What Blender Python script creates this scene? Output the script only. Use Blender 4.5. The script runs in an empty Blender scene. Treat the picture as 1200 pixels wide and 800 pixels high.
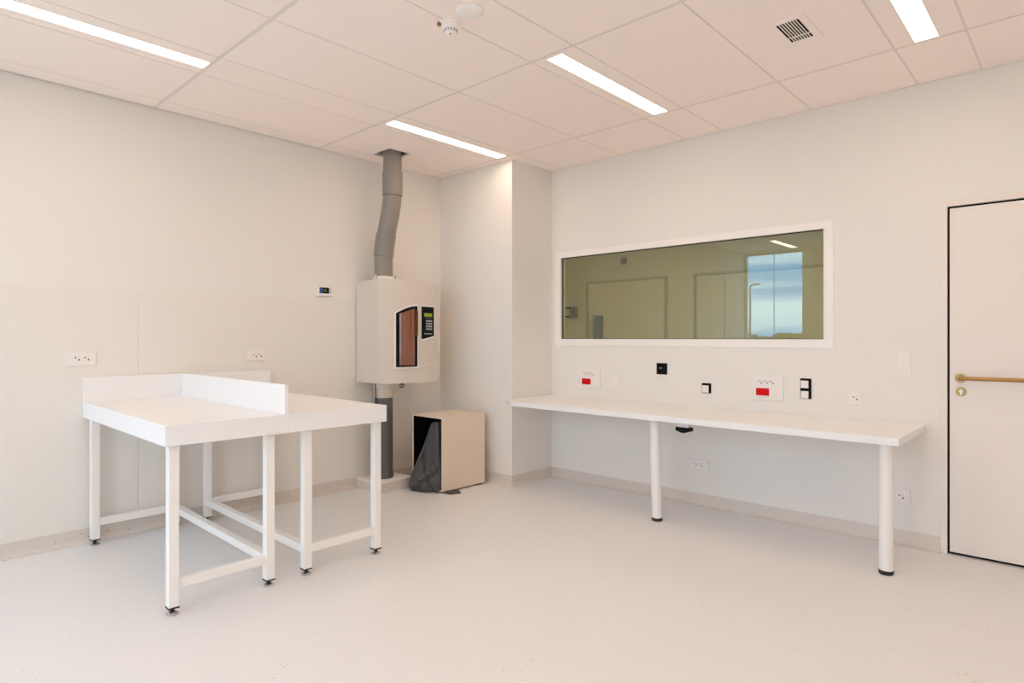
import bpy, bmesh, math, random
from mathutils import Vector, Matrix
random.seed(7)
S = bpy.context.scene
C = S.collection
PI = math.pi

# ------------------------------------------------------------------ materials
def mat(name, col, rough=.5, metal=0., spec=.5, noise=0., nscale=8., bump=0., bscale=60., coat=0.):
    m = bpy.data.materials.new(name); m.use_nodes = True
    nt = m.node_tree; b = nt.nodes['Principled BSDF']
    b.inputs['Base Color'].default_value = (*col, 1)
    b.inputs['Roughness'].default_value = rough
    b.inputs['Metallic'].default_value = metal
    b.inputs['Specular IOR Level'].default_value = spec
    b.inputs['Coat Weight'].default_value = coat
    tc = nt.nodes.new('ShaderNodeTexCoord')
    if noise:
        n = nt.nodes.new('ShaderNodeTexNoise'); n.inputs['Scale'].default_value = nscale
        n.inputs['Detail'].default_value = 4
        nt.links.new(tc.outputs['Object'], n.inputs['Vector'])
        mx = nt.nodes.new('ShaderNodeMix'); mx.data_type = 'RGBA'
        mx.inputs['A'].default_value = (*[c*(1-noise) for c in col], 1)
        mx.inputs['B'].default_value = (*[min(1, c*(1+noise)) for c in col], 1)
        nt.links.new(n.outputs['Fac'], mx.inputs['Factor'])
        nt.links.new(mx.outputs['Result'], b.inputs['Base Color'])
    if bump:
        n2 = nt.nodes.new('ShaderNodeTexNoise'); n2.inputs['Scale'].default_value = bscale
        nt.links.new(tc.outputs['Object'], n2.inputs['Vector'])
        bp = nt.nodes.new('ShaderNodeBump'); bp.inputs['Strength'].default_value = bump
        bp.inputs['Distance'].default_value = .002
        nt.links.new(n2.outputs['Fac'], bp.inputs['Height'])
        nt.links.new(bp.outputs['Normal'], b.inputs['Normal'])
    return m

def emis(name, col, strength):
    m = bpy.data.materials.new(name); m.use_nodes = True
    nt = m.node_tree; nt.nodes.clear()
    e = nt.nodes.new('ShaderNodeEmission'); o = nt.nodes.new('ShaderNodeOutputMaterial')
    e.inputs['Color'].default_value = (*col, 1); e.inputs['Strength'].default_value = strength
    nt.links.new(e.outputs[0], o.inputs[0]); return m

def speckled(name, col, dark, light, rough, dens=.16, scale=42.):
    """sheet vinyl: plain ground with sparse dark and pale flecks"""
    m = mat(name, col, rough, spec=.4)
    nt = m.node_tree; b = nt.nodes['Principled BSDF']
    tc = nt.nodes.new('ShaderNodeTexCoord')
    prev = None
    for i, (sc, thr, c, den) in enumerate(((scale, .16, dark, dens), (scale*1.7, .2, light, dens*1.6))):
        v = nt.nodes.new('ShaderNodeTexVoronoi'); v.inputs['Scale'].default_value = sc
        mp = nt.nodes.new('ShaderNodeMapping'); mp.inputs['Location'].default_value = (i*3.1, i*1.7, i)
        nt.links.new(tc.outputs['Object'], mp.inputs['Vector'])
        nt.links.new(mp.outputs['Vector'], v.inputs['Vector'])
        lt = nt.nodes.new('ShaderNodeMath'); lt.operation = 'LESS_THAN'; lt.inputs[1].default_value = thr
        nt.links.new(v.outputs['Distance'], lt.inputs[0])
        sep = nt.nodes.new('ShaderNodeSeparateColor'); nt.links.new(v.outputs['Color'], sep.inputs[0])
        l2 = nt.nodes.new('ShaderNodeMath'); l2.operation = 'LESS_THAN'; l2.inputs[1].default_value = den
        nt.links.new(sep.outputs[0], l2.inputs[0])
        mu = nt.nodes.new('ShaderNodeMath'); mu.operation = 'MULTIPLY'
        nt.links.new(lt.outputs[0], mu.inputs[0]); nt.links.new(l2.outputs[0], mu.inputs[1])
        mx = nt.nodes.new('ShaderNodeMix'); mx.data_type = 'RGBA'
        mx.inputs['A'].default_value = (*col, 1); mx.inputs['B'].default_value = (*c, 1)
        if prev: nt.links.new(prev.outputs['Result'], mx.inputs['A'])
        nt.links.new(mu.outputs[0], mx.inputs['Factor']); prev = mx
    nt.links.new(prev.outputs['Result'], b.inputs['Base Color'])
    return m

def glass(name, tint, k=2.0):
    m = bpy.data.materials.new(name); m.use_nodes = True
    nt = m.node_tree; nt.nodes.clear()
    o = nt.nodes.new('ShaderNodeOutputMaterial'); mx = nt.nodes.new('ShaderNodeMixShader')
    t = nt.nodes.new('ShaderNodeBsdfTransparent'); g = nt.nodes.new('ShaderNodeBsdfGlossy')
    f = nt.nodes.new('ShaderNodeFresnel'); 
    ge = nt.nodes.new('ShaderNodeNewGeometry'); io = nt.nodes.new('ShaderNodeMath'); io.operation = 'MULTIPLY_ADD'
    io.inputs[1].default_value = 1/1.5-1.5; io.inputs[2].default_value = 1.5      # same reflectance from either face of the sheet
    nt.links.new(ge.outputs['Backfacing'], io.inputs[0]); nt.links.new(io.outputs[0], f.inputs['IOR'])
    mu = nt.nodes.new('ShaderNodeMath'); mu.operation = 'MULTIPLY'; mu.inputs[1].default_value = k; mu.use_clamp = True
    t.inputs['Color'].default_value = (*tint, 1); g.inputs['Roughness'].default_value = 0.; g.inputs['Color'].default_value = (.62, .87, 1, 1)
    nt.links.new(f.outputs[0], mu.inputs[0]); nt.links.new(mu.outputs[0], mx.inputs[0])
    nt.links.new(t.outputs[0], mx.inputs[1]); nt.links.new(g.outputs[0], mx.inputs[2])
    nt.links.new(mx.outputs[0], o.inputs[0]); return m

M = {}
M['wall'] = mat('wall paint', (.83, .795, .75), .7, spec=.25, bump=.06, bscale=140)
M['dado'] = mat('wall sheet', (.82, .778, .723), .5, spec=.35)
M['tile'] = mat('ceiling tile', (.98, .875, .815), .85, spec=.2, bump=.12, bscale=300)
M['tbar'] = mat('ceiling grid', (.80, .725, .675), .5)
M['void'] = mat('ceiling void', (.03, .025, .02), .9)
M['floor'] = speckled('floor vinyl', (.80, .785, .775), (.52, .45, .39), (.92, .88, .84), .42, .06, 46)
M['cove'] = speckled('cove vinyl', (.71, .64, .575), (.24, .17, .12), (.8, .76, .7), .45, .34, 46)
M['white'] = mat('white laminate', (.88, .865, .855), .33, spec=.45)
M['metalw'] = mat('white powder coat', (.90, .865, .825), .38, spec=.5)
M['cream'] = mat('cream enamel', (.70, .64, .57), .4, spec=.45)
M['plastic'] = mat('white plastic', (.86, .815, .77), .35, spec=.5)
M['plastic2'] = mat('bright white plastic', (.94, .88, .85), .4)
M['pvc'] = mat('grey pvc', (.265, .235, .205), .38, spec=.5, noise=.08, nscale=5)
M['pvcd'] = mat('dark grey pvc', (.10, .095, .09), .4, spec=.5, noise=.1, nscale=5)
M['black'] = mat('black plastic', (.004, .004, .004), .5, spec=.12)
M['blackm'] = mat('black matt lining', (.006, .006, .007), .9, spec=.1)
M['rubber'] = mat('black rubber', (.015, .014, .013), .6)
M['steel'] = mat('zinc steel', (.55, .53, .5), .3, metal=1.)
M['brass'] = mat('bronze metal', (.40, .225, .075), .33, metal=1.)
M['red'] = mat('red plastic', (.66, .006, .008), .5, spec=.12)
M['door'] = mat('door laminate', (.85, .775, .71), .45, spec=.4)
M['box'] = mat('beige box panel', (.80, .68, .55), .55, spec=.3, noise=.02, nscale=3)
M['bag'] = mat('dark grey coated fabric', (.075, .072, .071), .48, spec=.4, bump=.15, bscale=220)
M['tube'] = mat('amber brown acrylic', (.23, .075, .035), .22, spec=.6, coat=.4)
M['tube2'] = mat('dark amber acrylic', (.10, .035, .012), .3, spec=.5)
M['sleeve'] = mat('clear yellowed sleeve', (.62, .52, .43), .25, spec=.6)
M['lcd'] = emis('green yellow display', (.42, .48, .05), .55)
M['digit'] = mat('display digits', (.12, .13, .02), .4)
M['key'] = mat('keypad print', (.45, .5, .48), .5)
M['blue'] = mat('blue display strip', (.02, .09, .28), .3)
M['olive'] = mat('corridor paint', (.80, .76, .66), .7)
M['cdoor'] = mat('corridor door', (.82, .78, .68), .5)
M['cframe'] = mat('corridor frame', (.60, .55, .45), .5)
M['grey'] = mat('grey plastic', (.28, .27, .24), .5)
M['pane'] = glass('tinted pane', (.86, .845, .71), 1.8)
M['clear'] = glass('clear pane', (.96, .98, .97), 1.)
M['alu'] = mat('window aluminium', (.6, .62, .63), .4, metal=.3)
M['grass'] = mat('grass', (.10, .12, .035), .9, noise=.4, nscale=.3)
M['paving'] = mat('added bounce paving', (.62, .57, .52), .8, noise=.1, nscale=2)  # pale so the added slab outside bounces more daylight indoors
M['leaf'] = mat('foliage', (.13, .13, .05), .9, noise=.5, nscale=2)
M['bark'] = mat('bark', (.1, .07, .05), .9)
LAMP = 14.0
M['lamp'] = emis('lamp diffuser', (1., .79, .61), LAMP)
M['clamp'] = emis('corridor fill lamp', (1., .90, .68), 6.4)

# ------------------------------------------------------------------ mesh builder
ORG = {}
class MB:
    def __init__(s): s.bm = bmesh.new()
    def box(s, x0, x1, y0, y1, z0, z1):
        x0, x1 = sorted((x0, x1)); y0, y1 = sorted((y0, y1)); z0, z1 = sorted((z0, z1))
        m = Matrix.Translation(((x0+x1)/2, (y0+y1)/2, (z0+z1)/2)) @ Matrix.Diagonal((x1-x0, y1-y0, z1-z0, 1))
        bmesh.ops.create_cube(s.bm, size=1, matrix=m); return s
    def cyl(s, a, b, r, r2=None, seg=24, caps=True):
        a, b = Vector(a), Vector(b); d = b-a
        q = d.to_track_quat('Z', 'Y').to_matrix().to_4x4()
        bmesh.ops.create_cone(s.bm, cap_ends=caps, segments=seg, radius1=r, radius2=r if r2 is None else r2,
                              depth=d.length, matrix=Matrix.Translation((a+b)/2) @ q); return s
    def sphere(s, c, r, sc=(1, 1, 1), seg=16):
        bmesh.ops.create_uvsphere(s.bm, u_segments=seg, v_segments=seg//2, radius=r,
                                  matrix=Matrix.Translation(c) @ Matrix.Diagonal((*sc, 1))); return s
    def prism(s, pts, fn, t0, t1):
        """polygon pts (2D) swept from t0 to t1, fn(u, v, t) -> xyz"""
        A = [s.bm.verts.new(fn(u, v, t0)) for u, v in pts]; B = [s.bm.verts.new(fn(u, v, t1)) for u, v in pts]
        n = len(pts)
        for i in range(n): s.bm.faces.new((A[i], A[(i+1) % n], B[(i+1) % n], B[i]))
        s.bm.faces.new(A[::-1]); s.bm.faces.new(B); return s
    def tube(s, path, rad, seg=28, caps=True):
        path = [Vector(p) for p in path]
        rs = rad if isinstance(rad, (list, tuple)) else [rad]*len(path)
        rings = []; up = None
        for i, p in enumerate(path):
            d = (path[min(i+1, len(path)-1)]-path[max(i-1, 0)]).normalized()
            if up is None:
                up = Vector((1, 0, 0)) if abs(d.x) < .9 else Vector((0, 1, 0))
            u = (up-d*up.dot(d)).normalized(); up = u; v = d.cross(u)
            rings.append([s.bm.verts.new(p+(u*math.cos(a)+v*math.sin(a))*rs[i]) for a in
                          (2*PI*k/seg for k in range(seg))])
        for a, b in zip(rings, rings[1:]):
            for k in range(seg): s.bm.faces.new((a[k], a[(k+1) % seg], b[(k+1) % seg], b[k]))
        if caps: s.bm.faces.new(rings[0][::-1]); s.bm.faces.new(rings[-1])
        return s
    def lathe(s, prof, c, seg=32):
        """prof of (r, z) turned about a vertical axis through c"""
        rings = []
        for r, z in prof:
            rings.append([s.bm.verts.new((c[0]+r*math.cos(2*PI*k/seg), c[1]+r*math.sin(2*PI*k/seg), c[2]+z)) for k in range(seg)])
        for a, b in zip(rings, rings[1:]):
            for k in range(seg): s.bm.faces.new((a[k], a[(k+1) % seg], b[(k+1) % seg], b[k]))
        s.bm.faces.new(rings[0][::-1]); s.bm.faces.new(rings[-1]); return s
    def build(s, name, m, parent=None, loc=None, bev=0., smooth=False, segs=2):
        o0 = Vector(ORG[parent.name]) if parent is not None else Vector(loc if loc is not None else (0, 0, 0))
        bmesh.ops.translate(s.bm, verts=s.bm.verts, vec=-o0)
        bmesh.ops.recalc_face_normals(s.bm, faces=s.bm.faces)
        me = bpy.data.meshes.new(name); s.bm.to_mesh(me); s.bm.free()
        o = bpy.data.objects.new(name, me); C.objects.link(o)
        me.materials.append(m)
        if smooth:
            for p in me.polygons: p.use_smooth = True
            e = o.modifiers.new('split', 'EDGE_SPLIT'); e.split_angle = math.radians(38)
        if bev:
            b = o.modifiers.new('bevel', 'BEVEL'); b.width = bev; b.segments = segs; b.limit_method = 'ANGLE'
            b.angle_limit = math.radians(40)
        if parent is not None: o.parent = parent
        else: o.location = o0
        ORG[o.name] = tuple(o0)
        return o

def tag(o, label, cat, group=None, kind=None):
    if label: o['label'] = label
    if cat: o['category'] = cat
    if group: o['group'] = group
    if kind: o['kind'] = kind
    return o
def thing(name, label, cat, loc, group=None):
    o = bpy.data.objects.new(name, None); C.objects.link(o); o.location = loc
    o.empty_display_size = .05
    ORG[o.name] = tuple(loc); return tag(o, label, cat, group)
def struct(o, label=None):
    o['kind'] = 'structure'
    if label: o['label'] = label
    return o

# ------------------------------------------------------------------ the room
XR, YL, ZC, XB, YF = 4.435, 4.575, 2.818, -2.1, -1.9
CX, CY = 3.9, 3.63          # the pier in the corner
ZT = 3.05                   # walls run up behind the suspended ceiling
WT = .07
COR = 7.0                   # far wall of the corridor behind the glass
D0, D1, DH = .593, -.36, 2.042
W0, W1, WZ0, WZ1 = 1.282, 3.518, 1.267, 2.008

struct(MB().box(XB-.3, COR+.3, YF-.3, 6.2, -.12, 0).build('floor', M['floor']), 'pale beige speckled vinyl floor')
w = MB()
w.box(XB-.3, XR+WT, YL, YL+WT, 0, ZT)
struct(w.build('wall_left', M['wall']), 'cream painted wall behind the two white tables')
w = MB()
w.box(XR, XR+WT, YF, D1-.044, 0, ZT); w.box(XR, XR+WT, D1-.044, D0+.044, DH+.044, ZT)
w.box(XR, XR+WT, D0+.044, W0, 0, ZT); w.box(XR, XR+WT, W0, W1, 0, WZ0); w.box(XR, XR+WT, W0, W1, WZ1, ZT)
w.box(XR, XR+WT, W1, YL, 0, ZT)
struct(w.build('wall_right', M['wall']), 'cream painted wall holding the long tinted window and the door')
struct(MB().box(CX, XR, CY, YL, 0, ZT).build('wall_pier', M['wall'], bev=.003), 'cream boxed pier filling the room corner')
struct(MB().box(XB-.3, XR+WT, YF-.12, YF, 0, ZT).build('wall_front', M['wall']))
# back wall: the mirrored window and an added, unseen one for daylight fill
BW = [(3.53, 4.57), (.3, 2.3)]
w = MB()
w.box(XB-.25, XB, YF, .3, 0, ZT); w.box(XB-.25, XB, 2.3, 3.53, 0, ZT); w.box(XB-.25, XB, 4.57, YL, 0, ZT)
for a, b in BW: w.box(XB-.25, XB, a, b, 0, .25); w.box(XB-.25, XB, a, b, 2.80, ZT)
struct(w.build('wall_back', M['wall']))
for i, (a, b) in enumerate(BW):
    f = MB(); x0, x1 = XB-.17, XB-.12
    for (p, q, r, s_) in ((a, a+.04, .25, 2.8), (b-.04, b, .25, 2.8), (a+.04, b-.04, .25, .31), (a+.04, b-.04, 2.76, 2.80)): f.box(x0, x1, p, q, r, s_)
    mid = (a+b)/2
    f.box(x0+.01, x1-.01, mid-.004, mid+.004, .31, 2.76)
    fr = struct(f.build('window_%d' % (i+2), M['alu'], bev=.003))
    MB().box(x0+.02, x0+.028, a+.04, b-.04, .3, 2.75).build('window_pane', M['clear'], fr)

# wall lining sheet on the lower left wall with its joint
d = MB()
d.box(XB, 1.299, YL-.0035, YL, .09, 1.588); d.box(1.303, 2.95, YL-.0035, YL, .09, 1.590)
struct(d.build('trim_1', M['dado'], bev=.001), 'smooth wall protection sheet on the lower left wall')

# coved vinyl skirting
PROF = [(0, 0), (.034, 0), (.034, .0015), (.022, .004), (.012, .011), (.006, .022), (.0035, .036), (.0035, .092), (0, .092)]
CAP = [(0, .0915), (.005, .0915), (.005, .0965), (0, .0965)]
def skirt(name, fn, t0, t1):
    b = MB().prism(PROF, fn, t0, t1).build(name, M['cove']); struct(b, 'grey beige speckled coved skirting')
    MB().prism(CAP, fn, t0, t1).build('skirting_cap', M['wall'], b)
skirt('baseboard_left', lambda u, v, t: (t, YL-u, v), XB, CX)
skirt('baseboard_pier', lambda u, v, t: (CX-u, t, v), CY-.004, YL)
skirt('baseboard_corner', lambda u, v, t: (t, CY-u, v), CX-.004, XR)
skirt('baseboard_right', lambda u, v, t: (XR-u, t, v), .634, CY)

# ceiling : tiles in a T grid, open void above
gx = [XB, -1.015, .19, 1.395, 2.605, 3.81, XR]
gy = [YF, -1.69, -1.08, -.78, -.17, .44, .75, 1.36, 1.98, 2.275, 2.88, 3.49, 3.785, 4.395, YL]
strips = [(3.49, 3.785), (1.98, 2.275), (.44, .75), (-1.08, -.78)]
lampx = [(2.605, 3.81), (.19, 1.395), (XB, -1.015)]
cells = {(x, y) for x in lampx for y in strips}
g = .0075; t = MB()
HX0, HX1, HY0, HY1 = 3.0, 3.205, 4.15, 4.425
def tl(x0, x1, y0, y1):
    if x1-x0 > .01 and y1-y0 > .01: t.box(x0, x1, y0, y1, ZC, ZC+.015)
for xa, xb in zip(gx, gx[1:]):
    for ya, yb in zip(gy, gy[1:]):
        if (xa, xb) in lampx and (ya, yb) in strips: continue
        # slightly wider joints across, fine shadow joints along
        x0, x1, y0, y1 = xa+.012, xb-.012, ya+.005, yb-.005
        if xb == XR: x1 = XR-.003
        if yb == YL: y1 = YL-.003
        if xa == XB: x0 = XB
        if ya == YF: y0 = YF
        if yb == YL and (xa, xb) == (1.395, 2.605): y1 = YL-.010
        if yb == YL and (xa, xb) == (.19, 1.395): y1 = YL-.013
        if x1 > CX and y1 > CY:                        # notch round the pier
            tl(x0, CX-.003, y0, y1); tl(CX, x1, y0, min(y1, CY-.003)); continue
        if x0 < HX0 < x1 and y0 < HY0 < y1:            # ragged cut-out for the pipe
            tl(x0, HX0, y0, y1); tl(HX1, x1, y0, y1); tl(HX0, HX1, y0, HY0)
            if HY1 < y1: tl(HX0, HX1, HY1, y1)
            continue
        tl(x0, x1, y0, y1)
ce = struct(t.build('ceiling', M['tile']), 'suspended ceiling of large pale tiles in a fine grid')
t = MB()
for x in gx[1:-1]: t.box(x-.016, x+.016, YF, YL-.01, ZC+.003, ZC+.03)
for y in gy[1:-1]: t.box(XB, XR-.01, y-.012, y+.012, ZC+.0025, ZC+.03)
tb = t
tb.build('ceiling_grid', M['tbar'], ce)
MB().box(XB-.3, XR+.12, YF-.12, YL+.12, ZT, ZT+.1).build('ceiling_slab', M['void'], ce)

# recessed linear lamps
def lamp(xr, yr, label):
    x0, x1 = xr; y0, y1 = yr; cy = (y0+y1)/2+.01
    o = thing('ceiling_light', label, 'ceiling light', ((x0+x1)/2, cy, ZC), 'recessed linear ceiling lights')
    a, b = x0+.034, x1-.012
    h = MB().box(x0+.012, x1-.012, y0+.005, cy-.051, ZC, ZC+.02).box(x0+.012, x1-.012, cy+.051, y1-.005, ZC, ZC+.02)
    h.box(x0+.012, a, cy-.051, cy+.051, ZC, ZC+.02).box(b, x1-.012, cy-.051, cy+.051, ZC, ZC+.02)
    h.box(x0+.012, x1-.012, y0+.005, y1-.005, ZC+.02, ZC+.06)
    h.build('housing', M['tile'], o)
    MB().box(a, b, cy-.051, cy+.051, ZC+.003, ZC+.012).build('diffuser', M['lamp'], o)
names = {(0, 0): 'glowing linear ceiling light nearest the grey pipe and the pier',
         (0, 1): 'glowing linear ceiling light over the middle of the room',
         (0, 2): 'glowing linear ceiling light at the top right beside the vent grille',
         (1, 0): 'glowing linear ceiling light above the wall left of the tables'}
for i, xr in enumerate(lampx):
    for j, yr in enumerate(strips):
        lamp(xr, yr, names.get((i, j), 'glowing linear ceiling light behind the photographer, row %s, bay %s' % ('near left wall,second row,third row,row near the front wall'.split(',')[j], 'far,middle,back'.split(',')[i])))

# smoke detector, cover plate, vent grille
dc = (2.012, 2.283, ZC)
o = thing('smoke_detector', 'white dome smoke detector with red light on the ceiling', 'smoke detector', dc)
MB().lathe([(.056, 0), (.056, -.010), (.052, -.013)], dc).build('base', M['plastic2'], o, smooth=True)
MB().lathe([(.050, -.013), (.050, -.024), (.044, -.030), (.031, -.031), (.030, -.046), (.024, -.052), (.008, -.055)], dc).build('dome', M['plastic2'], o, smooth=True)
v = MB()
for k in range(14):
    a = 2*PI*k/14
    v.cyl((dc[0]+.0305*math.cos(a), dc[1]+.0305*math.sin(a), ZC-.043), (dc[0]+.0305*math.cos(a), dc[1]+.0305*math.sin(a), ZC-.034), .003, seg=8)
v.build('slots', M['grey'], o)
MB().sphere((dc[0]-.008, dc[1]-.006, ZC-.055), .0045).build('indicator', M['red'], o)
MB().box(1.950, 1.968, 2.298, 2.312, ZC-.024, ZC-.008).build('tab', M['brass'], o, bev=.001)
o = MB().lathe([(.066, 0), (.066, -.006), (.060, -.011), (.03, -.014), (.004, -.0145)], (1.995, 2.128, ZC)).build('cover_plate', M['plastic2'], loc=(1.995, 2.128, ZC), smooth=True)
tag(o, 'round white blank cover plate on the ceiling beside the smoke detector', 'cover plate')
o = thing('vent_grille', 'small slotted air vent in the ceiling tile', 'vent', (3.233, 1.07, ZC))
f = MB(); X0, X1, Y0, Y1 = 3.118, 3.350, 1.018, 1.124
for (a, b, c_, d_) in ((X0-.035, X1+.035, Y0-.035, Y0), (X0-.035, X1+.035, Y1, Y1+.035), (X0-.035, X0, Y0, Y1), (X1, X1+.035, Y0, Y1)):
    f.box(a, b, c_, d_, ZC-.004, ZC-.0005)
f.build('frame', M['tile'], o)
MB().box(X0, X1, Y0, Y1, ZC-.0016, ZC-.0006).build('duct_opening', M['blackm'], o)
n = 7
for k in range(n):
    y = Y0+(k+1)*(Y1-Y0)/(n+1)
    MB().box(X0, X1, y-.0026, y+.0026, ZC-.0045, ZC-.0016).build('slat', M['plastic'], o)
MB().box(3.292, 3.299, Y0, Y1, ZC-.0046, ZC-.0017).build('crossbar', M['plastic'], o)

# ------------------------------------------------------------------ interior window
f = MB(); a, b, c_, d_ = W0-.058, W1+.062, WZ0-.058, WZ1+.05
xo = XR-.006
for (p, q, r, s_) in ((a, b, c_, WZ0), (a, b, WZ1, d_), (a, W0, WZ0, WZ1), (W1, b, WZ0, WZ1)): f.box(xo, XR+.002, p, q, r, s_)
for (p, q, r, s_) in ((W0-.01, W1+.01, WZ0-.01, WZ0+.002), (W0-.01, W1+.01, WZ1-.002, WZ1+.01), (W0-.01, W0+.002, WZ0+.002, WZ1-.002), (W1-.002, W1+.01, WZ0+.002, WZ1-.002)):
    f.box(xo-.004, XR+.05, p, q, r, s_)
wf = struct(f.build('window_1', M['metalw'], bev=.001), 'long fixed window in a flat white frame')
k = MB(); e = .006
for (p, q, r, s_) in ((W0, W1, WZ0+.002, WZ0+.002+e*.6), (W0, W1, WZ1-.002-e, WZ1-.002), (W0+.002, W0+.002+e, WZ0, WZ1), (W1-.002-e, W1-.002, WZ0, WZ1)):
    k.box(XR+.016, XR+.03, p, q, r, s_)
k.build('gasket', M['rubber'], wf)
MB().box(XR+.02, XR+.028, W0+.002, W1-.002, WZ0+.002, WZ1-.002).build('glass_pane', M['pane'], wf)

# corridor behind the glass
c0, c1, cz = .6, 5.6, 2.5
struct(MB().box(COR, COR+.1, c0-.1, c1+.1, 0, cz+.3).build('wall_corridor', M['olive']), 'dim corridor wall seen through the tinted window')
struct(MB().box(XR+WT, COR, c1, c1+.1, 0, cz+.3).build('wall_corridor_left', M['olive']))
struct(MB().box(XR+WT, COR, c0-.1, c0, 0, cz+.3).build('wall_corridor_right', M['olive']))
struct(MB().box(XR+WT, COR+.1, c0-.1, c1+.1, cz, cz+.1).build('ceiling_corridor', M['olive']))
struct(MB().box(XR, XR+WT, YL+WT, c1+.1, 0, cz+.3).build('wall_corridor_near', M['olive']))
def cdoor(name, ya, yb, seams, label):
    f = MB(); zt = 2.06
    f.box(COR-.03, COR, ya, ya+.03, 0, zt); f.box(COR-.03, COR, yb-.03, yb, 0, zt); f.box(COR-.03, COR, ya+.03, yb-.03, zt-.03, zt)
    fr = struct(f.build(name, M['cframe'], bev=.003), label)
    ed = [ya+.036]+seams+[yb-.036]
    for p, q in zip(ed, ed[1:]): MB().box(COR-.022, COR-.001, p+.004, q-.004, .01, zt-.038).build('leaf', M['cdoor'], fr)
    return fr
d2 = cdoor('door_2', 3.85, 5.09, [], 'closed corridor door with long pull, left in the tinted window')
MB().box(COR-.032, COR-.0225, 4.80, 4.97, .95, 1.585).build('pull_plate', M['grey'], d2, bev=.02)
MB().tube([(COR-.03, 4.93, 1.57), (COR-.06, 4.935, 1.55), (COR-.075, 4.94, 1.48), (COR-.075, 4.94, 1.1), (COR-.03, 4.94, 1.02)], .013, seg=12).build('pull_handle', M['steel'], d2, smooth=True)
d3 = cdoor('door_3', 1.75, 3.49, [3.10], 'double corridor door, right in the tinted window')
o = thing('wall_controller', 'small grey box with black clips on corridor wall at window left edge', 'controller', (COR, 5.38, 1.56))
MB().box(COR-.05, COR, 5.25, 5.36, 1.56, 1.72).build('housing', M['grey'], o, bev=.004)
for z in (1.57, 1.69): MB().box(COR-.075, COR-.0505, 5.34, 5.42, z, z+.024).build('clip', M['black'], o, bev=.002)
o = MB().lathe([(.004, -.03), (.04, -.028), (.05, -.012), (.05, 0)], (0, 0, 0)).build('wall_sounder', M['grey'], loc=(0, 0, 0), smooth=True)
o.rotation_euler = (0, PI/2, 0); o.location = (COR, 4.49, 2.30)
tag(o, 'small round sounder high on the corridor wall beyond the window', 'sounder')
o = thing('corridor_fill_light', 'added unseen long lamp that lights the corridor behind the window wall', 'ceiling light', (5.6, 3.1, cz))  # added out of view to brighten the corridor behind the glass
MB().box(5.5, 5.7, 1.2, 5.0, cz-.02, cz).build('housing', M['plastic'], o)
MB().box(5.51, 5.69, 1.22, 4.98, cz-.03, cz-.02).build('diffuser', M['clamp'], o)

# ------------------------------------------------------------------ door in the right wall
f = MB()
f.box(XR-.004, XR+.08, D0+.012, D0+.044, 0, DH+.044); f.box(XR-.004, XR+.08, D1-.044, D0+.012, DH+.012, DH+.044); f.box(XR-.004, XR+.08, D1-.044, D1-.012, 0, DH+.012)
dr = struct(f.build('door_1', M['door'], bev=.001), 'flush cream door with a bronze bar handle at the right edge')
MB().box(XR+.02, XR+.05, D1-.012, D0+.012, 0.001, DH+.012).build('seal', M['black'], dr)
MB().box(XR-.002, XR+.02, D1, D0, .017, DH-.001).build('slab', M['door'], dr, bev=.0015)
hy, hz = .543, 1.042
h = MB().cyl((XR-.002, hy, hz), (XR-.012, hy, hz), .026, .024, seg=32)
h.tube([(XR-.012, hy, hz), (XR-.035, hy, hz), (XR-.050, hy-.006, hz+.001), (XR-.056, hy-.022, hz+.001), (XR-.056, hy-.06, hz+.002), (XR-.056, -.19, hz+.002), (XR-.05, -.215, hz), (XR-.002, -.225, hz)], .0105, seg=16)
h.cyl((XR-.002, -.225, hz), (XR-.012, -.225, hz), .026, .024, seg=32)
h.build('door_handle', M['brass'], dr, smooth=True)
l = MB().cyl((XR-.002, .538, .963), (XR-.010, .538, .963), .026, .024, seg=32).build('lock_plate', M['brass'], dr, smooth=True)
MB().cyl((XR-.010, .538, .967), (XR-.014, .538, .967), .009, seg=20).box(XR-.013, XR-.010, .533, .543, .945, .967).build('lock_cylinder', M['steel'], l)

# ------------------------------------------------------------------ wall fittings; (u right, v up, w out of the wall)
class WMB(MB):
    def __init__(s, side): super().__init__(); s.side = side
    def P(s, u, v, w): return (XR-w, -u, v) if s.side == 'R' else (u, YL-.0035-w, v)
    def b(s, u0, u1, v0, v1, w0, w1):
        a, c = s.P(u0, v0, w0), s.P(u1, v1, w1); return s.box(a[0], c[0], a[1], c[1], a[2], c[2])
    def d(s, u, v, r, w0, w1, seg=20): return s.cyl(s.P(u, v, w0), s.P(u, v, w1), r, seg=seg)
def base(side, u, v): return (XR, -u, v) if side == 'R' else (u, YL-.0035, v)
def outlet(o, side, u, v, s=.022, mate='plastic'):
    ins = WMB(side).b(u-s, u+s, v-s, v+s, .008, .0105)
    i = ins.build('socket_insert', M[mate], o, bev=.002)
    WMB(side).d(u-.0095, v+.004, .0042, .0104, .0112).d(u+.0095, v-.010, .0048, .0104, .0112).build('pin_holes', M['black'], i)
    WMB(side).d(u+.008, v+.010, .0026, .0104, .0125, 12).build('earth_pin', M['steel'], i)
def plate(side, name, u0, u1, v0, v1, label, cat, group=None):
    o = thing(name, label, cat, base(side, (u0+u1)/2, v0), group)
    WMB(side).b(u0, u1, v0, v1, 0, .009).build('cover_plate', M['plastic'], o, bev=.003)
    return o
G = 'wall sockets'
o = plate('L', 'double_socket', .902, 1.062, 1.105, 1.192, 'white double wall socket above the left end of the tables', 'socket', G)
for u in (.963, 1.012): outlet(o, 'L', u, 1.152)
o = plate('L', 'double_socket', 2.008, 2.160, 1.108, 1.192, 'white double wall socket behind the tables, left of the cream cabinet', 'socket', G)
for u in (2.075, 2.115): outlet(o, 'L', u, 1.150, .019)
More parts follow.
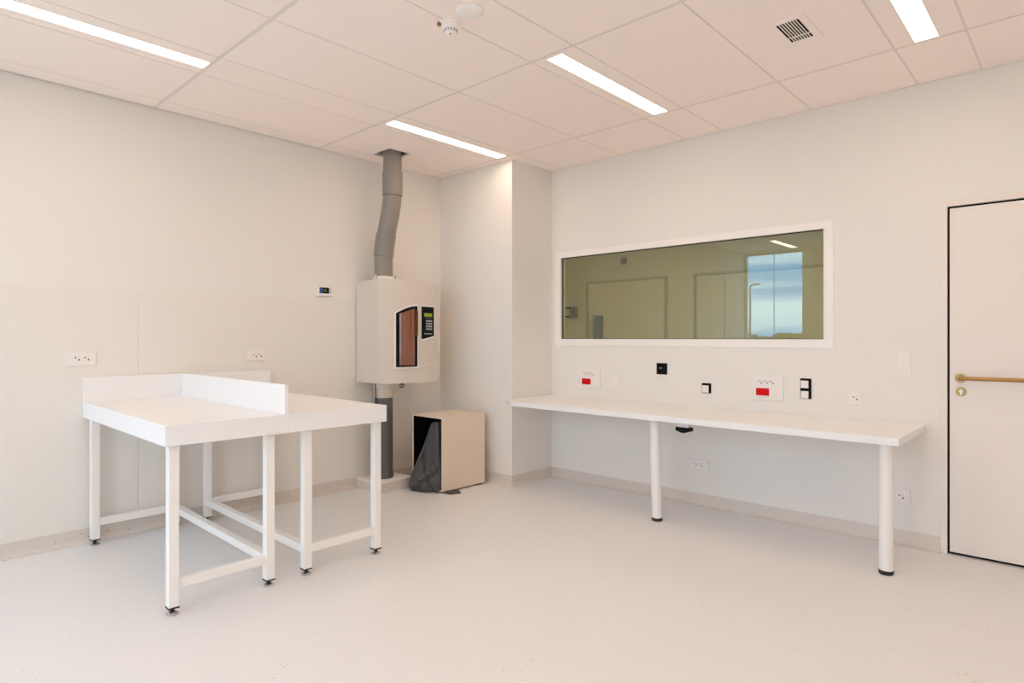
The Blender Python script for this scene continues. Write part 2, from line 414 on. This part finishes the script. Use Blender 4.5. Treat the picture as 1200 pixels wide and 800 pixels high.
def red_unit(u0, label):
    v0, v1 = .838, 1.008
    o = plate('R', 'socket_block', u0, u0+.213, v0, v1, label, 'socket', 'socket blocks with red flap')
    for k in range(3): outlet(o, 'R', u0+.052+k*.041, .968, .0185)
    WMB('R').b(u0+.025, u0+.116, .870, .921, .008, .014).build('red_flap', M['red'], o, bev=.002)
    WMB('R').b(u0+.125, u0+.165, .868, .924, .008, .0105).build('blank_insert', M['plastic'], o, bev=.002)
red_unit(-3.295, 'white socket block with red flap near the pier, under the window left end')
red_unit(-1.757, 'white socket block with red flap between the small open box and the twin open box')
o = plate('R', 'blank_plate', -2.956, -2.879, .857, .945, 'blank white wall plate right of the left red socket block', 'wall plate')
WMB('R').b(-2.942, -2.893, .874, .929, .008, .0105).build('blank_insert', M['plastic'], o, bev=.002)
o = thing('black_wall_panel', 'small square black wall panel under the middle of the window', 'wall panel', base('R', -2.487, .987))
WMB('R').b(-2.532, -2.441, .987, 1.077, 0, .010).build('panel', M['black'], o, bev=.002)
WMB('R').b(-2.507, -2.482, 1.036, 1.040, .0095, .0106).build('print', M['key'], o)
def junction(o, u, v, s=.027):
    i = WMB('R').b(u-s-.001, u+s-.011, v-s-.001, v+s-.010, .004, .011).build('insert', M['plastic'], o, bev=.008)
def back_box(o, u0, u1, v0, v1): WMB('R').b(u0, u1, v0, v1, -.004, .006).build('back_box', M['black'], o, bev=.014, segs=4)
o = thing('junction_box', 'single uncovered wall box with white insert in a black ring', 'junction box', base('R', -2.112, .858))
back_box(o, -2.150, -2.074, .859, .935); junction(o, -2.112, .897, .032)
o = thing('twin_junction_box', 'upright twin uncovered wall box with two white inserts', 'junction box', base('R', -1.398, .862))
back_box(o, -1.434, -1.362, .864, 1.003)
junction(o, -1.398, .968, .030); junction(o, -1.398, .897, .030)
o = plate('R', 'single_socket', -1.132, -1.055, .849, .932, 'white single wall socket just above the counter right part', 'socket', G)
outlet(o, 'R', -1.094, .892)
o = plate('R', 'light_switch', -.861, -.787, 1.042, 1.198, 'tall white double light switch beside the door', 'light switch')
WMB('R').b(-.849, -.801, 1.128, 1.184, .008, .013).build('rocker', M['plastic'], o, bev=.003)
WMB('R').b(-.849, -.801, 1.055, 1.112, .008, .015).build('rocker', M['plastic'], o, bev=.004)
o = plate('R', 'double_socket', -2.245, -2.091, .272, .348, 'white double wall socket low under the counter, right of its middle leg', 'socket', G)
for u in (-2.20, -2.152): outlet(o, 'R', u, .312, .02)
o = plate('R', 'single_socket', -.872, -.791, .262, .345, 'white single wall socket low beneath the counter right end', 'socket', G)
outlet(o, 'R', -.838, .302)
# room thermostat
o = thing('thermostat', 'small white wall thermostat with dark digital display', 'thermostat', base('L', 2.655, 1.623))
WMB('L').b(2.59, 2.722, 1.618, 1.705, -.0035, .016).build('housing', M['plastic'], o, bev=.003)
WMB('L').b(2.604, 2.690, 1.642, 1.690, .0155, .0175).build('display', M['black'], o)
WMB('L').b(2.604, 2.632, 1.642, 1.690, .0172, .0182).build('display_strip', M['blue'], o)
WMB('L').b(2.640, 2.652, 1.655, 1.678, .0172, .0182).b(2.656, 2.668, 1.655, 1.678, .0172, .0182).build('digits', M['digit'], o)
for v in (1.650, 1.665, 1.680): WMB('L').b(2.698, 2.708, v-.004, v+.004, .0155, .019).build('button', M['grey'], o, bev=.001)

# ------------------------------------------------------------------ tables
def square_leg(x, y, ztop, par):
    s = .0225
    lg = MB().box(x-s, x+s, y-s, y+s, .036, ztop).build('leg', M['metalw'], par, bev=.003)
    MB().box(x-s-.001, x+s+.001, y-s-.001, y+s+.001, .030, .036).cyl((x, y, .030), (x, y, .016), .008, seg=12).build('end_cap', M['rubber'], lg)
    MB().lathe([(.024, 0), (.025, .006), (.018, .012), (.010, .018)], (x, y, 0), seg=24).build('levelling_foot', M['steel'], lg, smooth=True)
ZB, ZTAB, ZU = .785, .881, 1.035
yf, yb = 3.035, 4.562
RX = (1.575, 4.55)
def table(label, x0, x1, lx, side_splash, rail_side):
    o = thing('work_table', label, 'table', (RX[0], RX[1], 0), 'white work tables')
    t = MB().box(x0, x1, yf, yb, ZTAB-.03, ZTAB)
    e = .012
    t.box(x0, x1, yf, yf+e, ZB, ZTAB-.03); t.box(x0, x1, yb-e, yb, ZB, ZTAB-.03)
    t.box(x0, x0+e, yf+e, yb-e, ZB, ZTAB-.03); t.box(x1-e, x1, yf+e, yb-e, ZB, ZTAB-.03)
    t.build('tabletop', M['white'], o, bev=.001)
    MB().box(x0, x1-(.02 if side_splash else 0), yb-.02, yb, ZTAB, ZU).build('back_splash', M['white'], o, bev=.0015)
    if side_splash: MB().box(x1-.02, x1, yf, yb, ZTAB, ZU).build('side_splash', M['white'], o, bev=.0015)
    y0, y1 = 3.092, 4.485
    for x in lx:
        for y in (y0, y1): square_leg(x, y, ZTAB-.03, o)
    s = .0225
    for y in (y0, y1): MB().box(lx[0]+s, lx[1]-s, y-.016, y+.016, .118, .162).build('stretcher', M['metalw'], o, bev=.002)
    MB().box(rail_side-.0215, rail_side+.0215, y0+s, y1-s, .119, .161).build('stretcher', M['metalw'], o, bev=.002)
    o.rotation_euler = (0, 0, math.radians(-.7))
    return o
table('white work table with side upstand, the left of the two tables', .992, 1.575, (1.040, 1.497), True, 1.497)
table('white work table without side upstand, nearer the cream cabinet', 1.5755, 2.185, (1.705, 2.148), False, 1.705)

# ------------------------------------------------------------------ counter
o = thing('wall_counter', 'long white wall counter on round legs below the window', 'counter', (4.1, 2.1, 0))
zt, th = .755, .040
pts = [(XR-.001, .712), (XR-.001, 3.628), (3.885, 3.628), (3.81, 3.615), (3.735, 3.49), (3.703, .712)]
MB().prism(pts, lambda u, v, t: (u, v, t), zt-th, zt).build('worktop', M['white'], o, bev=.002)
for (tx, ty, bx, by) in ((3.862, 2.225, 3.862, 2.205), (3.836, .797, 3.836, .797)):
    lg = MB().cyl((tx, ty, zt-th-.006), (bx, by, .018), .0345, seg=36).build('leg', M['metalw'], o, smooth=True)
    MB().lathe([(.034, 0), (.037, .006), (.037, .020), (.0346, .022)], (bx, by, 0)).build('foot_cap', M['rubber'], lg, smooth=True)
    MB().cyl((tx, ty, zt-th), (tx, ty, zt-th-.006), .042, seg=32).build('mounting_flange', M['steel'], lg)
o = thing('cable_outlet', 'small black cable outlet hanging under the counter near its middle leg', 'cable outlet', (3.87, 2.0, .635))
MB().box(3.85, 3.91, 1.965, 2.045, .672, .715).build('bracket', M['plastic'], o, bev=.002)
MB().prism([(-.052, .012), (-.052, .037), (-.02, .034), (.0, .034), (.02, .034), (.052, .037), (.052, .014), (.012, 0), (-.012, 0)],
           lambda u, v, t: (t, 2.003+u, .635+v), 3.845, 3.90).build('outlet_body', M['black'], o, bev=.002)

# ------------------------------------------------------------------ tube station cabinet, pipes
SX0, SX1, SY, SZ0, SZ1 = 2.955, 3.583, 4.235, .899, 1.767
xm, hw, sag = (SX0+SX1)/2, (SX1-SX0)/2, .066
def cov(x, off=0.): return SY-sag*(1-((x-xm)/hw)**2)-off
o = thing('tube_station', 'cream wall cabinet with curved front, dark window and keypad', 'cabinet', (xm, YL, SZ0))
yw = YL-.0036
MB().box(SX0, SX1, SY+.002, yw, SZ0+.004, SZ1-.004).build('housing', M['cream'], o, bev=.004)
N = 32
pl = [(SX0+(SX1-SX0)*i/N, cov(SX0+(SX1-SX0)*i/N)) for i in range(N+1)]
fc = MB().prism([(SX0, SY+.002)]+pl[0:1]+pl[1:]+[(SX1, SY+.002)], lambda u, v, t: (u, v, t), SZ0, SZ1).build('front_cover', M['cream'], o, smooth=True, bev=.003)
def curved(poly_fn, x0, x1, off0, off1, n=16):
    """plate following the curved front: poly_fn(x) -> (z0, z1)"""
    m = MB(); R = []
    for i in range(n+1):
        x = x0+(x1-x0)*i/n; z0, z1 = poly_fn(x); y0, y1 = cov(x, off0), cov(x, off1)
        R.append([m.bm.verts.new(p) for p in ((x, y0, z0), (x, y1, z0), (x, y1, z1), (x, y0, z1))])
    for a, b in zip(R, R[1:]):
        for k in range(4): m.bm.faces.new((a[k], a[(k+1) % 4], b[(k+1) % 4], b[k]))
    m.bm.faces.new(R[0][::-1]); m.bm.faces.new(R[-1]); return m
wx0, wx1, wz0 = 3.087, 3.293, 1.036
arc = lambda x: 1.482+.066*math.sin(max(0, min(1, (x-3.087)/.21))*PI/2)**.9
bx = curved(lambda x: (wz0-.014, arc(x)+.016), wx0-.013, wx1+.012, -.001, .007)
bz = bx.build('window_bezel', M['plastic'], fc, smooth=True)
bk = curved(lambda x: (wz0, arc(x)), wx0, wx1, .006, .0085).build('window', M['black'], fc, smooth=True)
tb = MB()
def arcpts(x0, x1, y, r, n=10): return [(x0+(x1-x0)*i/n) for i in range(n+1)]
# the amber carrier tube standing behind the opening: a half round column following the window outline
tx0, tx1 = 3.116, 3.268; R = []
for i in range(15):
    q = i/14; x = tx0+(tx1-tx0)*q; bul = .034*math.sin(PI*min(1, max(0, q)))**.7
    z1 = arc(x)-.020; z0 = wz0+.010
    y = cov(x, .0075); R.append([tb.bm.verts.new(p) for p in ((x, y, z0), (x, y-bul, z0+.004), (x, y-bul, z1), (x, y, z1))])
for a, b in zip(R, R[1:]):
    for k in range(4): tb.bm.faces.new((a[k], a[(k+1) % 4], b[(k+1) % 4], b[k]))
tb.bm.faces.new(R[0][::-1]); tb.bm.faces.new(R[-1])
tb.build('carrier_tube', M['tube'], bk, smooth=True)
MB().box(3.250, 3.284, 4.138, 4.156, 1.30, 1.51).build('inner_flap', M['tube2'], bk, bev=.004)
kp_b = lambda x: 1.267+.028*(x-3.341)/.166
curved(lambda x: (kp_b(x)-.016, 1.560), 3.330, 3.520, -.001, .005).build('keypad_bezel', M['plastic'], fc, smooth=True)
kp = curved(lambda x: (kp_b(x), 1.547), 3.341, 3.507, .004, .007).build('keypad', M['black'], fc, smooth=True)
curved(lambda x: (1.462, 1.492), 3.372, 3.476, .0065, .008, 6).build('display', M['lcd'], kp)
keys = MB()
for r in range(4):
    for c_ in range(4):
        x = 3.402+.0215*c_; z = 1.425-.0235*r
        keys.box(x-.0065, x+.0065, cov(x, .0092), cov(x, .006), z-.007, z+.007)
keys.build('keys', M['key'], kp)
pr = MB()
for k, wd in enumerate((.010, .008, .012, .009, .011)):
    x = 3.382+.021*k; pr.box(x-wd/2, x+wd/2, cov(x, .0078), cov(x, .006), 1.308, 1.320)
pr.build('print', M['key'], kp); pr2 = MB()
for k in range(4):
    x = 3.392+.022*k; pr2.box(x-.004, x+.004, cov(x, .0078), cov(x, .006), 1.447, 1.451)
pr2.build('indicator_marks', M['key'], kp)
# fine seam ridge sweeping right from the window
MB().tube([(3.30+.24*i/12, cov(3.30+.24*i/12, .001), 1.030+.042*(i/12)**1.7) for i in range(13)], .003, seg=8).build('cover_seam', M['plastic'], fc)
hs = MB().box(SX1-.002, SX1+.016, SY-.004, SY+.012, SZ0+.012, SZ1-.012).build('hinge_strip', M['cream'], o, bev=.002)
for k in range(5): MB().sphere((SX1+.008, SY-.006, 1.005+.154*k), .0065).build('screw', M['plastic'], hs)
# fittings at the top and bottom mouth of the cabinet
px, py = 3.100, 4.375
mo = MB().cyl((px, py, SZ1-.005), (px, py, SZ1+.030), .090, seg=36).build('top_collar', M['plastic'], o, smooth=True)
for s in (-1, 1): MB().cyl((px+s*.098, py-.03, SZ1-.004), (px+s*.098, py-.03, SZ1+.045), .008, seg=10).build('clamp_bolt', M['steel'], mo)

def off(path, n=10): return path
# upper pipe
pr_ = .0775
p0, p1 = Vector((px, py, SZ1+.0305)), Vector((3.108, 4.262, 2.90))
def cpt(z):
    a, b = 1.95, 2.50
    q = min(1, max(0, (z-a)/(b-a))); q = q*q*(3-2*q)
    return (p0.x+(p1.x-p0.x)*q, p0.y+(p1.y-p0.y)*q, z)
o = thing('vent_pipe', 'grey plastic pipe bending up from the cream cabinet into the ceiling', 'pipe', (px, py, SZ1+.03))
zs = [p0.z+(p1.z-p0.z)*i/40 for i in range(41)]
MB().tube([cpt(z) for z in zs], pr_, seg=36).build('pipe', M['pvc'], o, smooth=True)
for a, b in ((2.47, 2.665), (1.97, 2.155)):
    n = 8; zz = [a+(b-a)*i/n for i in range(n+1)]
    MB().tube([cpt(zz[0])]+[cpt(z) for z in zz]+[cpt(zz[-1])], [pr_-.001]+[pr_+.0062]*(n+1)+[pr_-.001], seg=36).build('coupling', M['pvc'], o, smooth=True)
    MB().tube([cpt(a-.003), cpt(a+.001)], pr_+.0015, seg=36).build('gap_ring', M['rubber'], o, smooth=True)  # black ring put in as the slim dark gap under the coupling
# lower pipe on its plinth
PX0, PX1, PY0 = 2.945, 3.285, 4.225
q = MB().box(PX0+.012, PX1-.012, PY0+.012, YL-.002, 0, .080)
plx = struct(q.build('trim_2', M['cove']), 'low vinyl covered plinth against the wall')
MB().box(PX0, PX1, PY0, YL-.001, .080, .097).build('plinth_top', M['wall'], plx, bev=.002)
o = thing('drain_pipe', 'dark grey pipe standing under the cream cabinet on the low plinth', 'pipe', (px, py, .097))
MB().cyl((px, py, .097), (px, py, .80), pr_, seg=36).build('pipe', M['pvcd'], o, smooth=True)
MB().tube([(px, py, .097), (px, py, .097), (px, py, .145), (px, py, .145)], [pr_, pr_+.005, pr_+.005, pr_], seg=36).build('coupling', M['pvcd'], o, smooth=True)
MB().cyl((px, py, .775), (px, py, .862), pr_+.003, seg=36).build('sleeve', M['sleeve'], o, smooth=True)
MB().cyl((px, py, .862), (px, py, SZ0-.0002), pr_+.010, seg=36).build('cuff', M['cream'], o, smooth=True)
MB().tube([(px-.095, py-.01, .897), (px-.09, py-.012, .84), (px-.084, py-.012, .70), (px-.083, py-.01, .30)], .004, seg=8).build('thin_dark_tube', M['rubber'], o)  # thin dark tube down the left of the lower pipe
hh = [(3.215+.016*math.cos(a)+.0022*a, 4.27, .872+.016*math.sin(a)) for a in (PI/2-i*.45 for i in range(18))]
o = MB().tube([(3.20, 4.27, .8985), (3.205, 4.27, .892)]+hh, .0045, seg=8).build('cable_stub', M['black'], loc=(3.215, 4.27, .85))
tag(o, 'short curled black cable end hanging under the cream cabinet', 'cable')

# ------------------------------------------------------------------ box and sack
BX0, BX1, BY0, BY1, BZ0, BZ1 = 3.318, 3.806, 3.868, 4.262, .014, .622
wth = .012
o = thing('storage_box', 'beige open-sided box on the floor in front of the pier', 'box', ((BX0+BX1)/2, (BY0+BY1)/2, 0))
b = MB()
b.box(BX0, BX1, BY0, BY0+wth, BZ0, BZ1).box(BX0, BX1, BY1-wth, BY1, BZ0, BZ1)
b.box(BX0, BX1, BY0+wth, BY1-wth, BZ1-wth, BZ1).box(BX0, BX1, BY0+wth, BY1-wth, BZ0, BZ0+wth)
b.box(BX1-wth, BX1, BY0+wth, BY1-wth, BZ0+wth, BZ1-wth)
b.build('shell', M['box'], o, bev=.0015)
b = MB(); i0, i1 = wth, wth+.004
x0, x1, y0, y1, z0, z1 = BX0+.004, BX1-wth, BY0+wth, BY1-wth, BZ0+wth, BZ1-wth
b.box(x0, x1, y0, y0+.003, z0, z1).box(x0, x1, y1-.003, y1, z0, z1).box(x0, x1, y0, y1, z1-.003, z1).box(x0, x1, y0, y1, z0, z0+.003).box(x1-.003, x1, y0, y1, z0, z1)
b.build('lining', M['blackm'], o)
for x in (BX0+.05, BX1-.05):
    for y in (BY0+.05, BY1-.05):
        MB().box(x-.03, x+.03, y-.03, y+.03, 0, BZ0).build('foot', M['rubber'], o)
# the sack: soft closed lump, wide at the floor, one corner pulled up inside the box
m = MB(); NZ, NA = 40, 72; rings = []
def lerp(tab, z):
    for (za, a), (zb, b_) in zip(tab, tab[1:]):
        if z <= zb: k = (z-za)/(zb-za); return a+(b_-a)*k
    return tab[-1][1]
YLt = [(0, 4.19), (.02, 4.215), (.07, 4.212), (.18, 4.195), (.36, 4.12), (.50, 4.055), (.57, 4.02), (.585, 3.985)]
YRt = [(0, 3.915), (.02, 3.892), (.06, 3.890), (.12, 3.893), (.3, 3.912), (.585, 3.93)]
BUL = [(0, .115), (.02, .135), (.06, .14), (.11, .115), (.18, .078), (.30, .036), (.45, .008), (.585, -.010)]
for i in range(NZ+1):
    z = .003+.577*(i/NZ)**1.1
    yl, yr, bu = lerp(YLt, z), lerp(YRt, z), lerp(BUL, z)
    cy, hy_ = (yl+yr)/2, (yl-yr)/2
    ring = []
    for k in range(NA):
        a = 2*PI*k/NA; ca, sa = math.cos(a), math.sin(a)
        ex = 2/2.6
        u = math.copysign(abs(sa)**ex, sa); f_ = math.copysign(abs(ca)**ex, ca)
        y = cy+hy_*u
        if f_ >= 0:                             # front, bulging out of the box
            s = (y-yr)/max(.001, yl-yr)         # 0 right .. 1 left
            bb = bu*(.25+.75*min(1, s*1.5)) if z > .02 else bu*(.25+.75*min(1, s*1.5))
            fold = .016*math.sin(9*s+16*z+2.5*math.sin(7*z))*(1-abs(z-.25)*1.6)+.006*math.sin(21*s-11*z)
            x = BX0+.016-(bb+.016)*f_-max(0, fold)*f_*(1 if z > .03 else .4)
            # a crease running from the middle down to the lower right
            dcr = (z-.16)-.5*(s-.45)
            x += .045*math.exp(-(dcr/.024)**2)*f_*(1 if s < .75 else .3); d2_ = (z-.30)-.9*(s-.25); x += .018*math.exp(-(d2_/.03)**2)*f_*(1 if .05 < s < .8 else .2); d3_ = (z-.10)+.35*(s-.35); x += .03*math.exp(-(d3_/.018)**2)*f_
            x -= .018*math.exp(-((z-.085-.06*s)/.03)**2)*f_
        else:
            x = BX0+.016-f_*.10
            y = min(y, BY1-wth-.03)
        if x > BX0-.012:
            y = min(y, BY1-wth-.006); y = max(y, BY0+wth+.006)
        zz = z if x < BX0-.004 else max(z, BZ0+wth+.006)
        ring.append(m.bm.verts.new((x, y, zz)))
    rings.append(ring)
for a, b_ in zip(rings, rings[1:]):
    for k in range(NA): m.bm.faces.new((a[k], a[(k+1) % NA], b_[(k+1) % NA], b_[k]))
m.bm.faces.new(rings[0][::-1]); m.bm.faces.new(rings[-1])
sack = m.build('fabric_sack', M['bag'], loc=(3.25, 4.05, 0), smooth=True)
sub = sack.modifiers.new('sub', 'SUBSURF'); sub.levels = 1; sub.render_levels = 1
tag(sack, 'dark grey fabric sack slumping out of the beige box onto the floor', 'sack')
m = MB().prism([(3.335, 3.80), (3.43, 3.765), (3.475, 3.835), (3.45, 3.866), (3.335, 3.866)], lambda u, v, t: (u, v, t), .001, .010)
m.build('sack_hem', M['bag'], sack, bev=.003)

# ------------------------------------------------------------------ outside, seen mirrored in the pane
struct(MB().box(-160, XB-1., -80, 90, -3.2, -3.0).build('ground', M['grass']), 'grass outside the far window')
struct(MB().box(-16, XB-.26, -6, 12, -3.0, -.15).build('bounce_terrace', M['paving']), 'added pale slab outside the back windows, bouncing daylight onto the ceiling')  # unseen slab added to throw daylight up through the windows
m = MB(); r = random.Random(3)
for i in range(420):
    y = 12+28*r.random(); sc = .22+.38*r.random()
    m.sphere((-62-1.6*r.random(), y, 1.05+.55*r.random()+.25*math.sin(y*1.1)-.55*sc), sc, seg=8)
m.box(-64, -62.6, 12, 40, -3, 1.0)
scrub = m.build('scrub', M['leaf'], loc=(-63, 26, -3))
tag(scrub, 'low olive green scrub along the horizon mirrored in the window pane', 'scrub', kind='stuff')
lx_, ly_ = -24., 13.2
o = thing('street_lamp', 'slim grey lamp post outside, mirrored in the window pane', 'street lamp', (lx_, ly_, -3))
MB().cyl((lx_, ly_, -3), (lx_, ly_, 4.1), .07, .045, seg=12).build('pole', M['grey'], o)
MB().tube([(lx_, ly_, 4.02), (lx_, ly_-.1, 4.12), (lx_, ly_-.25, 4.14)], .04, seg=8).box(lx_-.1, lx_+.1, ly_-.5, ly_-.22, 4.1, 4.18).build('lamp_head', M['grey'], o)

# ------------------------------------------------------------------ sky
wd = bpy.data.worlds.new('sky'); S.world = wd; wd.use_nodes = True
nt = wd.node_tree; bg = nt.nodes['Background']
tc = nt.nodes.new('ShaderNodeTexCoord'); mp = nt.nodes.new('ShaderNodeMapping'); mp.inputs['Scale'].default_value = (1.0, 1.0, 15.)
mp.inputs['Location'].default_value = (.2, .35, .1)
nz = nt.nodes.new('ShaderNodeTexNoise'); nz.inputs['Scale'].default_value = 1.6; nz.inputs['Detail'].default_value = 7
nt.links.new(tc.outputs['Generated'], mp.inputs['Vector']); nt.links.new(mp.outputs['Vector'], nz.inputs['Vector'])
cr = nt.nodes.new('ShaderNodeValToRGB'); cr.color_ramp.elements[0].position = .44; cr.color_ramp.elements[1].position = .56
cr.color_ramp.elements[0].color = (.19, .43, .72, 1); cr.color_ramp.elements[1].color = (.80, .87, .97, 1)
nt.links.new(nz.outputs['Fac'], cr.inputs['Fac']); nt.links.new(cr.outputs['Color'], bg.inputs['Color'])
bg.inputs['Strength'].default_value = 7.0

# portals help sample the sky through the mirrored and the added back window
for i, (a, b) in enumerate(BW):
    l = bpy.data.lights.new('daylight_portal', 'AREA'); l.shape = 'RECTANGLE'; l.size = b-a; l.size_y = 2.5; l.cycles.is_portal = True
    lo = bpy.data.objects.new('daylight_portal', l); C.objects.link(lo)
    lo.location = (XB-.26, (a+b)/2, 1.52); lo.rotation_euler = (PI/2, 0, -PI/2)

# ------------------------------------------------------------------ camera
cam = bpy.data.cameras.new('camera'); co = bpy.data.objects.new('camera', cam); C.objects.link(co)
cam.sensor_width = 36; cam.lens = 723.83/1200*36; cam.shift_y = -(400-396.14)/1200
co.location = (0, 0, 1.276); co.rotation_euler = (PI/2, 0, -(PI/2-.74947))
S.camera = co
vs = S.view_settings
vs.view_transform = 'Standard'; vs.look = 'None'; vs.gamma = 1; vs.use_curve_mapping = False; vs.exposure = .06
S.cycles.max_bounces = 14; S.cycles.diffuse_bounces = 8; S.cycles.transparent_max_bounces = 12
